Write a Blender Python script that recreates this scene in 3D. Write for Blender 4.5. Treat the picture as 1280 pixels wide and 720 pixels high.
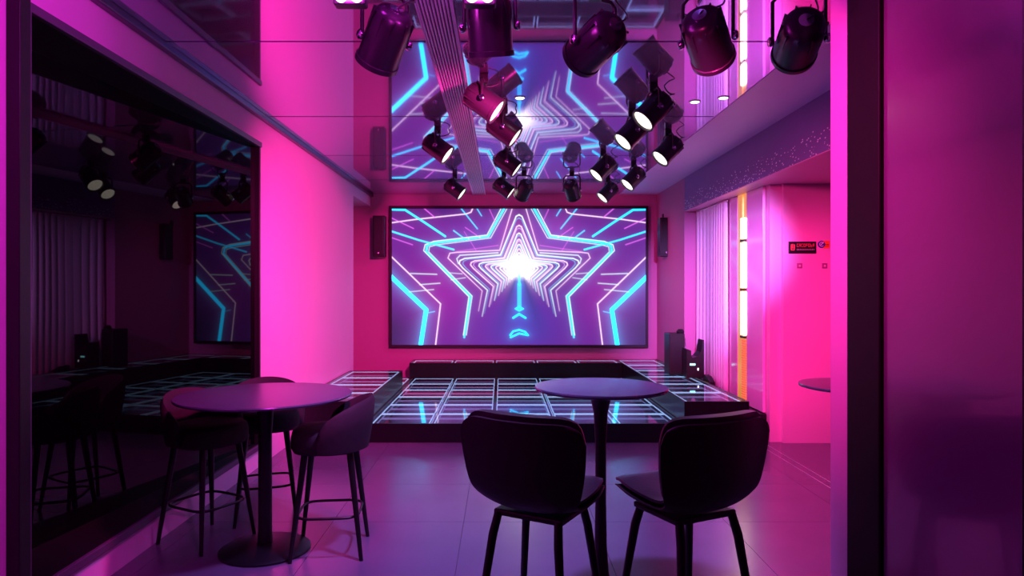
import bpy, bmesh, math, random
import numpy as np
from mathutils import Vector, Matrix, Quaternion

random.seed(7)
PI = math.pi
for o in list(bpy.data.objects):
    bpy.data.objects.remove(o)
scene = bpy.context.scene
COL = scene.collection

# ------------------------------------------------------------------ camera
F_PX, VPX, VPY, CAM_H = 850.0, 627.0, 361.0, 1.6
cam = bpy.data.cameras.new('camera')
cam.sensor_width = 36.0
cam.lens = F_PX / 1280 * 36
cam.shift_x = (640 - VPX) / 1280
cam.shift_y = -(360 - VPY) / 1280
cam.clip_start = 0.05
cam_o = bpy.data.objects.new('camera', cam)
cam_o.location = (0, 0, CAM_H)
cam_o.rotation_euler = (PI / 2, 0, 0)
COL.objects.link(cam_o)
scene.camera = cam_o

# ------------------------------------------------------------------ world, exposure
w = bpy.data.worlds.new('world')
scene.world = w
w.use_nodes = True
w.node_tree.nodes['Background'].inputs[0].default_value = (0.20, 0.02, 0.24, 1)
w.node_tree.nodes['Background'].inputs[1].default_value = 0.05
scene.view_settings.view_transform = 'Standard'
scene.view_settings.look = 'None'
scene.view_settings.gamma = 1.0
scene.view_settings.use_curve_mapping = False
scene.view_settings.exposure = 0.0

# wash lights of the room: (position, aim, colour, power, cone degrees); every one sits in a par can built below, those near the entrance added out of view
PINK = (1.0, 0.03, 0.36)
ROSE = (1.0, 0.045, 0.36)
VIOL = (0.55, 0.25, 1.0)
MAG = (0.85, 0.03, 0.75)
WASH = [
    ((0.45, 2.30, 2.88), (2.8, 7.5, 1.2), PINK, 1700, 34),  # added lamp out of view, brightens the right bay
    ((-0.60, 3.50, 2.88), (-2.18, 5.6, 0.4), PINK, 420, 95),
    ((0.30, 9.10, 2.92), (-0.6, 11.3, 1.2), ROSE, 120, 120),
    ((0.94, 9.10, 2.92), (1.8, 11.3, 1.1), ROSE, 120, 120),
    ((0.49, 3.55, 2.88), (-2.18, 8.6, 1.4), PINK, 2050, 60),
    ((1.06, 3.50, 2.88), (3.2, 7.05, 0.9), ROSE, 350, 70),
    ((1.53, 3.50, 2.88), (2.74, 9.1, 1.6), VIOL, 2800, 25),
    ((0.0, 1.20, 2.88), (-2.18, 3.2, 2.2), MAG, 170, 110),  # added lamp out of view, brightens the near left wall
    ((-0.6, 2.10, 2.88), (1.35, 2.78, 2.0), PINK, 360, 55),  # added lamp out of view, brightens the partition
]

# ------------------------------------------------------------------ materials
MATS = {}
def mat(name, col, rough=0.5, metal=0.0, spec=0.5, var=0.08, scale=8.0, bump=0.0, emit=None, es=0.0, ior=1.5, coat=0.0, stretch=(1, 1, 1)):
    m = bpy.data.materials.new(name); MATS[name] = m
    m.use_nodes = True
    nt = m.node_tree; b = nt.nodes['Principled BSDF']
    tc = nt.nodes.new('ShaderNodeTexCoord'); mp = nt.nodes.new('ShaderNodeMapping')
    mp.inputs['Scale'].default_value = stretch
    nz = nt.nodes.new('ShaderNodeTexNoise'); nz.inputs['Scale'].default_value = scale; nz.inputs['Detail'].default_value = 4
    nt.links.new(tc.outputs['Object'], mp.inputs['Vector']); nt.links.new(mp.outputs['Vector'], nz.inputs['Vector'])
    mx = nt.nodes.new('ShaderNodeMix'); mx.data_type = 'RGBA'
    mx.inputs['A'].default_value = (*[max(0, c * (1 - var)) for c in col], 1)
    mx.inputs['B'].default_value = (*[min(1, c * (1 + var)) for c in col], 1)
    nt.links.new(nz.outputs['Fac'], mx.inputs['Factor'])
    nt.links.new(mx.outputs['Result'], b.inputs['Base Color'])
    b.inputs['Roughness'].default_value = rough
    b.inputs['Metallic'].default_value = metal
    b.inputs['Specular IOR Level'].default_value = spec
    b.inputs['IOR'].default_value = ior
    b.inputs['Coat Weight'].default_value = coat
    if bump:
        bp = nt.nodes.new('ShaderNodeBump'); bp.inputs['Strength'].default_value = bump; bp.inputs['Distance'].default_value = 0.01
        nt.links.new(nz.outputs['Fac'], bp.inputs['Height']); nt.links.new(bp.outputs['Normal'], b.inputs['Normal'])
    if emit:
        b.inputs['Emission Color'].default_value = (*emit, 1)
        b.inputs['Emission Strength'].default_value = es
    return m

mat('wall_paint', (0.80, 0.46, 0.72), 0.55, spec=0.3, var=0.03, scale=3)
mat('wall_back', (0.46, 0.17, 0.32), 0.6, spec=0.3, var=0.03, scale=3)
mat('bay_paint', (0.78, 0.36, 0.56), 0.35, spec=0.5, var=0.03, scale=3)
mat('gloss_panel', (0.80, 0.42, 0.68), 0.12, spec=0.6, var=0.02, scale=2)
mat('soffit', (0.20, 0.14, 0.36), 0.5, var=0.06, scale=5)
mat('white_strip', (0.76, 0.62, 0.95), 0.5, var=0.05, scale=60)
mat('dark_room', (0.05, 0.04, 0.05), 0.7)
mat('ceiling_frame', (0.03, 0.02, 0.04), 0.5)
mat('mirror', (0.62, 0.50, 0.80), 0.035, metal=1.0, var=0.06, scale=0.7)
mat('trim_metal', (0.16, 0.10, 0.20), 0.32, metal=1.0)
mat('rib_metal', (0.90, 0.68, 0.95), 0.45, metal=0.0)
mat('floor_tile', (0.13, 0.095, 0.16), 0.22, spec=0.9, var=0.18, scale=2.2)
mat('floor_slab', (0.10, 0.08, 0.12), 0.5)
mat('inlay', (0.75, 0.70, 0.75), 0.3, metal=0.6)
mat('black_gloss', (0.010, 0.008, 0.012), 0.14, spec=0.5)
mat('black_satin', (0.006, 0.005, 0.007), 0.42)
mat('stage_black', (0.005, 0.004, 0.006), 0.28, spec=0.4)
mat('black_glass', (0.001, 0.001, 0.0015), 0.015, spec=0.22, var=0.0)
mat('frame_black', (0.006, 0.005, 0.007), 0.45)
mat('frame_purple', (0.10, 0.06, 0.12), 0.4)
mat('velvet', (0.022, 0.012, 0.018), 0.75, spec=0.3, var=0.25, scale=30, bump=0.15)
mat('leather', (0.007, 0.005, 0.007), 0.5, spec=0.5, var=0.2, scale=60, bump=0.15)
mat('leather_seat', (0.03, 0.02, 0.03), 0.34, spec=0.5, var=0.2, scale=60, bump=0.1)
mat('leg_black', (0.006, 0.005, 0.006), 0.4)
mat('table_top', (0.055, 0.06, 0.10), 0.27, spec=0.9, var=0.2, scale=14)
mat('can_black', (0.022, 0.017, 0.024), 0.30, spec=0.6)
mat('chrome', (0.7, 0.66, 0.75), 0.15, metal=1.0)
mat('wood_dark', (0.004, 0.002, 0.0025), 0.6, spec=0.25, var=0.5, scale=5, stretch=(8, 8, 0.6))
mat('lacquer', (0.14, 0.05, 0.16), 0.22, spec=0.8, var=0.15, scale=1.6, coat=0.3, bump=0.35, stretch=(1, 0.5, 2.2))
mat('curtain', (0.82, 0.78, 0.88), 0.8, spec=0.1, var=0.03)
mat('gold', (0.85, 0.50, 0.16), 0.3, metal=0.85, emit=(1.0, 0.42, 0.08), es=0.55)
mat('lamp_white', (0.9, 0.85, 0.7), 0.5, emit=(1.0, 0.86, 0.55), es=5.0)
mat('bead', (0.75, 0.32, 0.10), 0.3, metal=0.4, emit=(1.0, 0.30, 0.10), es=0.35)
mat('sign_black', (0.01, 0.008, 0.01), 0.4)
mat('sign_red', (0.75, 0.10, 0.09), 0.5)
mat('sign_pale', (0.75, 0.45, 0.50), 0.5)
mat('sign_orange', (0.85, 0.20, 0.02), 0.5)
mat('sign_blue', (0.03, 0.03, 0.30), 0.4)
mat('white_plastic', (0.8, 0.8, 0.82), 0.4)
mat('switch_plate', (0.30, 0.06, 0.22), 0.4)
mat('led_cyan', (0.1, 0.5, 0.6), 0.4, emit=(0.3, 1.0, 1.0), es=3.0)
mat('led_white', (0.6, 0.6, 0.7), 0.4, emit=(0.9, 0.85, 1.0), es=4.0)
mat('amber', (0.6, 0.2, 0.05), 0.4, emit=(1.0, 0.35, 0.10), es=0.5)
mat('downlight_glow', (0.9, 0.9, 0.9), 0.5, emit=(1.0, 0.85, 0.95), es=5.0)
mat('strip_1', (0.3, 0.4, 0.5), 0.4, emit=(0.38, 0.66, 1.0), es=1.5)
mat('strip_2', (0.3, 0.4, 0.5), 0.4, emit=(0.26, 0.50, 1.0), es=0.38)  # dim glow imitating the mirrored repeat of the tile outline
mat('strip_3', (0.3, 0.4, 0.5), 0.4, emit=(0.22, 0.40, 1.0), es=0.22)  # dimmest glow, imitates a further mirrored repeat

def lens_mat():                     # lit lens: rows of bright emitters behind a pale diffuser
    m = bpy.data.materials.new('lens_lit'); MATS['lens_lit'] = m; m.use_nodes = True
    nt = m.node_tree; b = nt.nodes['Principled BSDF']
    tc = nt.nodes.new('ShaderNodeTexCoord'); v = nt.nodes.new('ShaderNodeTexVoronoi'); v.inputs['Scale'].default_value = 24
    v.inputs['Randomness'].default_value = 0.3
    r = nt.nodes.new('ShaderNodeValToRGB')
    r.color_ramp.elements[0].position = 0.10; r.color_ramp.elements[0].color = (0.25, 0.5, 0.2, 1)
    r.color_ramp.elements[1].position = 0.22; r.color_ramp.elements[1].color = (1.0, 0.90, 0.74, 1)
    nt.links.new(tc.outputs['Object'], v.inputs['Vector']); nt.links.new(v.outputs['Distance'], r.inputs['Fac'])
    nt.links.new(r.outputs['Color'], b.inputs['Emission Color']); b.inputs['Emission Strength'].default_value = 2.2
    b.inputs['Base Color'].default_value = (0.6, 0.6, 0.6, 1)
lens_mat()
mat('lens_dark', (0.02, 0.02, 0.025), 0.1, spec=0.7)

def pane_mat():                     # smoked glass of the infinity tiles: see-through with a mirror-like sheen
    m = bpy.data.materials.new('tile_glass'); MATS['tile_glass'] = m; m.use_nodes = True
    nt = m.node_tree; nt.nodes.clear()
    out = nt.nodes.new('ShaderNodeOutputMaterial'); mx = nt.nodes.new('ShaderNodeMixShader')
    tr = nt.nodes.new('ShaderNodeBsdfTransparent'); gl = nt.nodes.new('ShaderNodeBsdfGlossy'); fr = nt.nodes.new('ShaderNodeFresnel')
    tr.inputs['Color'].default_value = (0.80, 0.82, 0.86, 1)
    gl.inputs['Color'].default_value = (0.9, 0.85, 0.95, 1); gl.inputs['Roughness'].default_value = 0.03
    nz = nt.nodes.new('ShaderNodeTexNoise'); nz.inputs['Scale'].default_value = 1.5
    bp = nt.nodes.new('ShaderNodeBump'); bp.inputs['Strength'].default_value = 0.02; bp.inputs['Distance'].default_value = 0.01
    nt.links.new(nz.outputs['Fac'], bp.inputs['Height']); nt.links.new(bp.outputs['Normal'], gl.inputs['Normal'])
    fr.inputs['IOR'].default_value = 1.5
    ge = nt.nodes.new('ShaderNodeNewGeometry'); iv = nt.nodes.new('ShaderNodeMath'); iv.operation = 'SUBTRACT'; iv.inputs[0].default_value = 1.0
    fm = nt.nodes.new('ShaderNodeMath'); fm.operation = 'MULTIPLY'          # no second reflection where the ray leaves the pane
    nt.links.new(ge.outputs['Backfacing'], iv.inputs[1]); nt.links.new(iv.outputs[0], fm.inputs[0]); nt.links.new(fr.outputs['Fac'], fm.inputs[1])
    nt.links.new(fm.outputs[0], mx.inputs['Fac']); nt.links.new(tr.outputs[0], mx.inputs[1]); nt.links.new(gl.outputs[0], mx.inputs[2])
    nt.links.new(mx.outputs[0], out.inputs['Surface'])
pane_mat()

def glitter_mat():                  # painted soffit face with glitter flecks in a band along its lower edge
    m = MATS['soffit'].copy(); m.name = 'soffit_glitter'; MATS['soffit_glitter'] = m
    nt = m.node_tree; b = nt.nodes['Principled BSDF']
    tc = nt.nodes.new('ShaderNodeTexCoord'); v = nt.nodes.new('ShaderNodeTexVoronoi'); v.inputs['Scale'].default_value = 38
    mp = nt.nodes.new('ShaderNodeMapping'); mp.inputs['Scale'].default_value = (1, 0.55, 1)
    r = nt.nodes.new('ShaderNodeValToRGB')
    r.color_ramp.elements[0].position = 0.22; r.color_ramp.elements[0].color = (1, 1, 1, 1)
    r.color_ramp.elements[1].position = 0.26; r.color_ramp.elements[1].color = (0, 0, 0, 1)
    n2 = nt.nodes.new('ShaderNodeTexNoise'); n2.inputs['Scale'].default_value = 3.0
    sx = nt.nodes.new('ShaderNodeSeparateXYZ'); mr = nt.nodes.new('ShaderNodeMapRange')
    mr.inputs['From Min'].default_value = 2.98; mr.inputs['From Max'].default_value = 2.72
    ml = nt.nodes.new('ShaderNodeMath'); ml.operation = 'MULTIPLY'
    m2 = nt.nodes.new('ShaderNodeMath'); m2.operation = 'MULTIPLY'
    gt = nt.nodes.new('ShaderNodeMath'); gt.operation = 'GREATER_THAN'; gt.inputs[1].default_value = 0.16
    nt.links.new(tc.outputs['Object'], mp.inputs['Vector']); nt.links.new(mp.outputs['Vector'], v.inputs['Vector'])
    nt.links.new(tc.outputs['Object'], n2.inputs['Vector'])
    nt.links.new(tc.outputs['Object'], sx.inputs['Vector']); nt.links.new(sx.outputs['Z'], mr.inputs['Value'])
    nt.links.new(v.outputs['Distance'], r.inputs['Fac'])
    nt.links.new(mr.outputs['Result'], ml.inputs[0]); nt.links.new(n2.outputs['Fac'], ml.inputs[1])
    nt.links.new(ml.outputs[0], gt.inputs[0])
    nt.links.new(gt.outputs[0], m2.inputs[0]); nt.links.new(r.outputs['Color'], m2.inputs[1])
    mx = nt.nodes.new('ShaderNodeMix'); mx.data_type = 'RGBA'
    old = b.inputs['Base Color'].links[0].from_socket
    nt.links.new(m2.outputs[0], mx.inputs['Factor']); nt.links.new(old, mx.inputs['A']); mx.inputs['B'].default_value = (1, 1, 1, 1)
    nt.links.new(mx.outputs['Result'], b.inputs['Base Color'])
glitter_mat()

def film_mirror():                  # stretched mirror film: sharp reflection plus a soft satin lobe
    m = MATS['mirror']; nt = m.node_tree; b = nt.nodes['Principled BSDF']
    g = nt.nodes.new('ShaderNodeBsdfGlossy'); g.inputs['Color'].default_value = (0.85, 0.55, 0.95, 1); g.inputs['Roughness'].default_value = 0.55
    mx = nt.nodes.new('ShaderNodeMixShader'); mx.inputs['Fac'].default_value = 0.20
    nt.links.new(b.outputs[0], mx.inputs[1]); nt.links.new(g.outputs[0], mx.inputs[2])
    nt.links.new(mx.outputs[0], nt.nodes['Material Output'].inputs['Surface'])
film_mirror()

# ------------------------------------------------------------------ helpers
class MB:
    def __init__(s): s.bm = bmesh.new()
    def box(s, x0, x1, y0, y1, z0, z1, bev=0.0, mtx=None, seg=2):
        r = bmesh.ops.create_cube(s.bm, size=1.0)
        vs = r['verts']
        for v in vs:
            v.co = Vector(((x0 + x1) / 2 + v.co.x * (x1 - x0), (y0 + y1) / 2 + v.co.y * (y1 - y0), (z0 + z1) / 2 + v.co.z * (z1 - z0)))
        if mtx is not None:
            for v in vs: v.co = mtx @ v.co
        if bev > 0:
            es = list({e for v in vs for e in v.link_edges})
            bmesh.ops.bevel(s.bm, geom=es, offset=bev, segments=seg, affect='EDGES', profile=0.5)
        return s
    def quad(s, pts):
        s.bm.faces.new([s.bm.verts.new(p) for p in pts]); return s
    def lathe(s, prof, n=32, mtx=None, cap=True):
        rings = []
        for (r, z) in prof:
            ring = []
            for i in range(n):
                a = 2 * PI * i / n
                p = Vector((max(r, 1e-4) * math.cos(a), max(r, 1e-4) * math.sin(a), z))
                if mtx is not None: p = mtx @ p
                ring.append(s.bm.verts.new(p))
            rings.append(ring)
        for a, b in zip(rings, rings[1:]):
            for i in range(n):
                j = (i + 1) % n
                s.bm.faces.new((a[i], a[j], b[j], b[i]))
        if cap:
            s.bm.faces.new(rings[0][::-1]); s.bm.faces.new(rings[-1])
        return s
    def tube(s, pts, rad, n=10, closed=False):
        pts = [Vector(p) for p in pts]; N = len(pts)
        rad = rad if isinstance(rad, (list, tuple)) else [rad] * N
        rings = []; up = None
        for i, p in enumerate(pts):
            if closed: t = pts[(i + 1) % N] - pts[i - 1]
            else: t = pts[min(i + 1, N - 1)] - pts[max(i - 1, 0)]
            t.normalize()
            if up is None:
                up = t.orthogonal().normalized()
            up = (up - t * up.dot(t)).normalized()
            sd = t.cross(up)
            rings.append([s.bm.verts.new(p + (up * math.cos(2 * PI * k / n) + sd * math.sin(2 * PI * k / n)) * rad[i]) for k in range(n)])
        rr = list(zip(rings, rings[1:])) + ([(rings[-1], rings[0])] if closed else [])
        for a, b in rr:
            for k in range(n):
                j = (k + 1) % n
                s.bm.faces.new((a[k], a[j], b[j], b[k]))
        if not closed:
            s.bm.faces.new(rings[0][::-1]); s.bm.faces.new(rings[-1])
        return s
    def grid(s, rows):
        vs = [[s.bm.verts.new(p) for p in r] for r in rows]
        for a, b in zip(vs, vs[1:]):
            for i in range(len(a) - 1):
                s.bm.faces.new((a[i], a[i + 1], b[i + 1], b[i]))
        return s
    def mesh(s, name, m, smooth=False, ang=35):
        bmesh.ops.recalc_face_normals(s.bm, faces=s.bm.faces)
        me = bpy.data.meshes.new(name); s.bm.to_mesh(me); s.bm.free()
        for mm in (m if isinstance(m, (list, tuple)) else [m]): me.materials.append(MATS[mm])
        if smooth:
            me.polygons.foreach_set('use_smooth', [True] * len(me.polygons))
            try: me.set_sharp_from_angle(angle=math.radians(ang))
            except Exception: pass
        return me
    def build(s, name, m, parent=None, smooth=False, ang=35):
        return link(name, s.mesh(name, m, smooth, ang), parent)

def link(name, me, parent=None, loc=None, quat=None):
    o = bpy.data.objects.new(name, me); COL.objects.link(o)
    if parent is not None: o.parent = parent
    if loc is not None: o.location = loc
    if quat is not None: o.rotation_mode = 'QUATERNION'; o.rotation_quaternion = quat
    return o
def tag(o, label=None, cat=None, group=None, kind=None):
    if label: o['label'] = label
    if cat: o['category'] = cat
    if group: o['group'] = group
    if kind: o['kind'] = kind
    return o
def thing(name, loc, label, cat, group=None, rz=0):
    o = bpy.data.objects.new(name, None); COL.objects.link(o)
    o.empty_display_size = 0.1
    o.location = loc; o.rotation_euler = (0, 0, rz)
    return tag(o, label, cat, group)
def struct(o, label=None):
    return tag(o, label, None, None, 'structure')
def copy_tree(o, parent=None):
    c = o.copy(); COL.objects.link(c)
    if parent is not None: c.parent = parent
    for ch in [k for k in bpy.data.objects if k.parent == o]: copy_tree(ch, c)
    return c

# ------------------------------------------------------------------ room dimensions
XL, XR, XO = -2.18, 2.58, 2.80          # left wall, right wall and header face, bay back
CEIL, YB, YF = 3.17, 11.30, -1.6        # mirror ceiling, back wall, wall behind the camera
HEAD = 2.69                             # underside of the right header
XFAR = 4.6

# floor slab and tiles
fl = struct(MB().box(-3.3, XFAR, YF, YB + 0.1, -0.16, -0.014).build('floor', 'floor_slab'), 'dark polished floor of large tiles')
TS = 0.9
tile_me = MB().box(-TS / 2 + 0.0015, TS / 2 - 0.0015, -TS / 2 + 0.0015, TS / 2 - 0.0015, -0.014, 0.0).mesh('floor_tile', 'floor_tile')
for i in range(-3, 6):
    for j in range(-2, 8):
        x, y = 0.19 + i * TS, 0.62 + j * TS
        if x - TS / 2 < -3.0 or x - TS / 2 > 4.4: continue
        t = link('floor_tile', tile_me, fl, (x, y, 0))
# tiles cut at the left wall and metal inlays at the right
for x in (2.64, 2.72):
    MB().box(x - 0.004, x + 0.004, YF + 0.1, 7.03, 0.0, 0.0015).build('inlay_strip', 'inlay', fl)

# left wall with the recessed opening of the black glass panel and a niche near the stage
OY0, OY1, OZ0, OZ1 = 3.11, 6.10, 0.20, 2.88
NY, NZ = 10.0, 2.97
m = MB()
T = 0.46
m.box(XL - T, XL, YF, OY0, 0, CEIL)
m.box(XL - T, XL, OY1, NY, 0, CEIL)
m.box(XL - T, XL, OY0, OY1, OZ1, CEIL)
m.box(XL - T, XL, OY0, OY1, 0, OZ0)
m.box(XL - T, XL, NY, YB, NZ, CEIL)
wl = struct(m.build('wall_left', 'wall_paint'), 'painted left wall washed in pink light')
m = MB(); m.box(-3.22, -3.1, NY - 0.1, YB, 0, CEIL); m.box(-3.1, XL - T, NY - 0.1, NY, 0, CEIL); m.box(-3.1, XL, NY, YB, CEIL, CEIL + 0.05)
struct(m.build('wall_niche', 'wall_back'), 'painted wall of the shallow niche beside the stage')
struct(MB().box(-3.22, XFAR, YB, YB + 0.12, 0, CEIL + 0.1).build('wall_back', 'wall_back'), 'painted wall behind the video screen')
struct(MB().box(-3.3, XFAR, YF - 0.12, YF, 0, CEIL + 0.1).build('wall_front', 'dark_room'), 'dark wall at the entrance end')
# right side: wall stub, bay, column with signs, far wall
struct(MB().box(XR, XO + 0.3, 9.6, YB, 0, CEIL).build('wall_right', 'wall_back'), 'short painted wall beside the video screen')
m = MB(); m.box(XO, XO + 0.15, 7.16, 9.6, 0, HEAD + 0.02); m.box(XO, 2.93, 7.10, 7.16, 0, HEAD)
struct(m.build('wall_bay', 'bay_paint'), 'pink lit wall of the window bay')
struct(MB().box(2.92, XFAR, 7.05, 7.20, 0, HEAD).build('wall_column', 'bay_paint'), 'pink lit wall carrying two small signs')
struct(MB().box(XFAR, XFAR + 0.12, YF, 7.2, 0, CEIL).build('wall_far', 'dark_room'), 'dark far wall of the side area')
m = MB(); m.box(XR, XFAR, YF, 9.6, HEAD + 0.008, CEIL + 0.06)
hd = struct(m.build('trim_header', 'soffit_glitter'), 'lavender bulkhead with a band of silver glitter flecks')
MB().box(XR + 0.002, XFAR, YF, 9.6, HEAD, HEAD + 0.008).build('soffit_liner', 'bay_paint', hd)

# ceiling: backing, mirror panels with joints, white flush strip
cl = struct(MB().box(XL - 0.1, XR + 0.1, YF, YB, CEIL + 0.03, CEIL + 0.12).build('ceiling', 'ceiling_frame'), 'mirror panelled ceiling')
seams = [YF, 0.75, 2.55, 4.37, 6.20, 8.00, 9.80, YB]
for (x0, x1) in ((XL + 0.05, -0.475), (-0.265, 1.95)):
    for k, (a, b) in enumerate(zip(seams, seams[1:])):
        g0 = 0.06 if k == 3 else 0.013
        g1 = 0.06 if k == 2 else 0.013
        MB().box(x0 + 0.004, x1 - 0.004, a + g0, b - g1, CEIL, CEIL + 0.03).build('mirror_panel', 'mirror', cl)
    MB().box(x0, x1, 4.37 - 0.052, 4.37 + 0.052, CEIL - 0.004, CEIL + 0.03).build('joint_strip', 'mirror', cl)
MB().box(1.95, XR, YF, YB, CEIL - 0.005, CEIL + 0.03).build('ceiling_strip', 'white_strip', cl)
struct(MB().box(XL, XL + 0.05, YF, YB, CEIL - 0.045, CEIL + 0.03, 0.008).build('trim_1', 'trim_metal'), 'narrow metal trim along the left ceiling edge')
# ribbed strip
lg = thing('linear_grille', (-0.37, 5.5, CEIL), 'long ribbed pink metal strip set between the ceiling mirrors', 'grille')
MB().box(-0.10, 0.10, -5.8, 5.75, 0.006, 0.028).build('backing', 'ceiling_frame', lg)
rib_me = MB().box(-0.0055, 0.0055, -5.8, 5.75, -0.014, 0.008).mesh('rib', 'rib_metal')
for k in range(10): link('rib', rib_me, lg, (-0.09 + 0.02 * k, 0, 0))
side_me = MB().box(-0.004, 0.004, -5.8, 5.75, -0.022, 0.012).mesh('edge_rail', 'rib_metal')
for s in (-1, 1): link('edge_rail', side_me, lg, (s * 0.101, 0, 0))

# ------------------------------------------------------------------ black glass panel in its recess (pane set a few degrees off the wall line)
gp = thing('glass_panel', (XL, (OY0 + OY1) / 2, OZ0), 'tall black glass panel recessed in the pink wall beside stools', 'glass panel')
def loc_build(mb, name, m, parent, smooth=False):
    for v in mb.bm.verts: v.co -= parent.location
    return mb.build(name, m, parent, smooth)
PA = math.radians(6.8)
xa, xb = XL - 0.03, XL - 0.03 - (OY1 - OY0) * math.tan(PA)
m = MB()
m.bm.faces.ensure_lookup_table()
vs = [m.bm.verts.new(p) for p in ((xa, OY1 + 0.0, OZ0), (xb, OY0, OZ0), (xb, OY0, OZ1), (xa, OY1, OZ1), (xa - 0.02, OY1, OZ0), (xb - 0.02, OY0, OZ0), (xb - 0.02, OY0, OZ1), (xa - 0.02, OY1, OZ1))]
for f in ((0, 1, 2, 3), (4, 7, 6, 5), (0, 4, 5, 1), (3, 2, 6, 7), (0, 3, 7, 4), (1, 5, 6, 2)): m.bm.faces.new([vs[k] for k in f])
loc_build(m, 'pane', 'black_glass', gp)
m = MB(); e = 0.012
m.box(XL - 0.40, XL - 0.001, OY0, OY1, OZ1 - e, OZ1); m.box(XL - 0.40, XL - 0.001, OY0, OY1, OZ0, OZ0 + e)
m.box(XL - 0.40, XL - 0.001, OY0, OY0 + e, OZ0, OZ1); m.box(XL - 0.40, XL - 0.001, OY1 - e, OY1, OZ0, OZ1)
loc_build(m, 'reveal', 'frame_black', gp)
for (a, b, c, d) in ((OY0 - 0.045, OY1 + 0.02, OZ1 - 0.01, OZ1 + 0.035), (OY0 - 0.045, OY1 + 0.02, OZ0 - 0.035, OZ0 + 0.01)):
    loc_build(MB().box(XL - 0.001, XL + 0.025, a, b, c, d, 0.004), 'frame_rail', 'frame_purple', gp)
loc_build(MB().box(XL - 0.001, XL + 0.03, OY0 - 0.045, OY0 + 0.004, OZ0 - 0.03, OZ1 + 0.03, 0.004), 'frame_stile', 'frame_purple', gp)
loc_build(MB().box(XL - 0.001, XL + 0.012, OY1 - 0.01, OY1 + 0.02, OZ0 - 0.03, OZ1 + 0.03, 0.003), 'frame_stile', 'frame_black', gp)
loc_build(MB().box(XL - 0.001, XL + 0.06, OY0 - 0.12, OY0 - 0.046, OZ0 - 0.03, OZ1 + 0.03, 0.004), 'side_cover', 'frame_black', gp)

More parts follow.
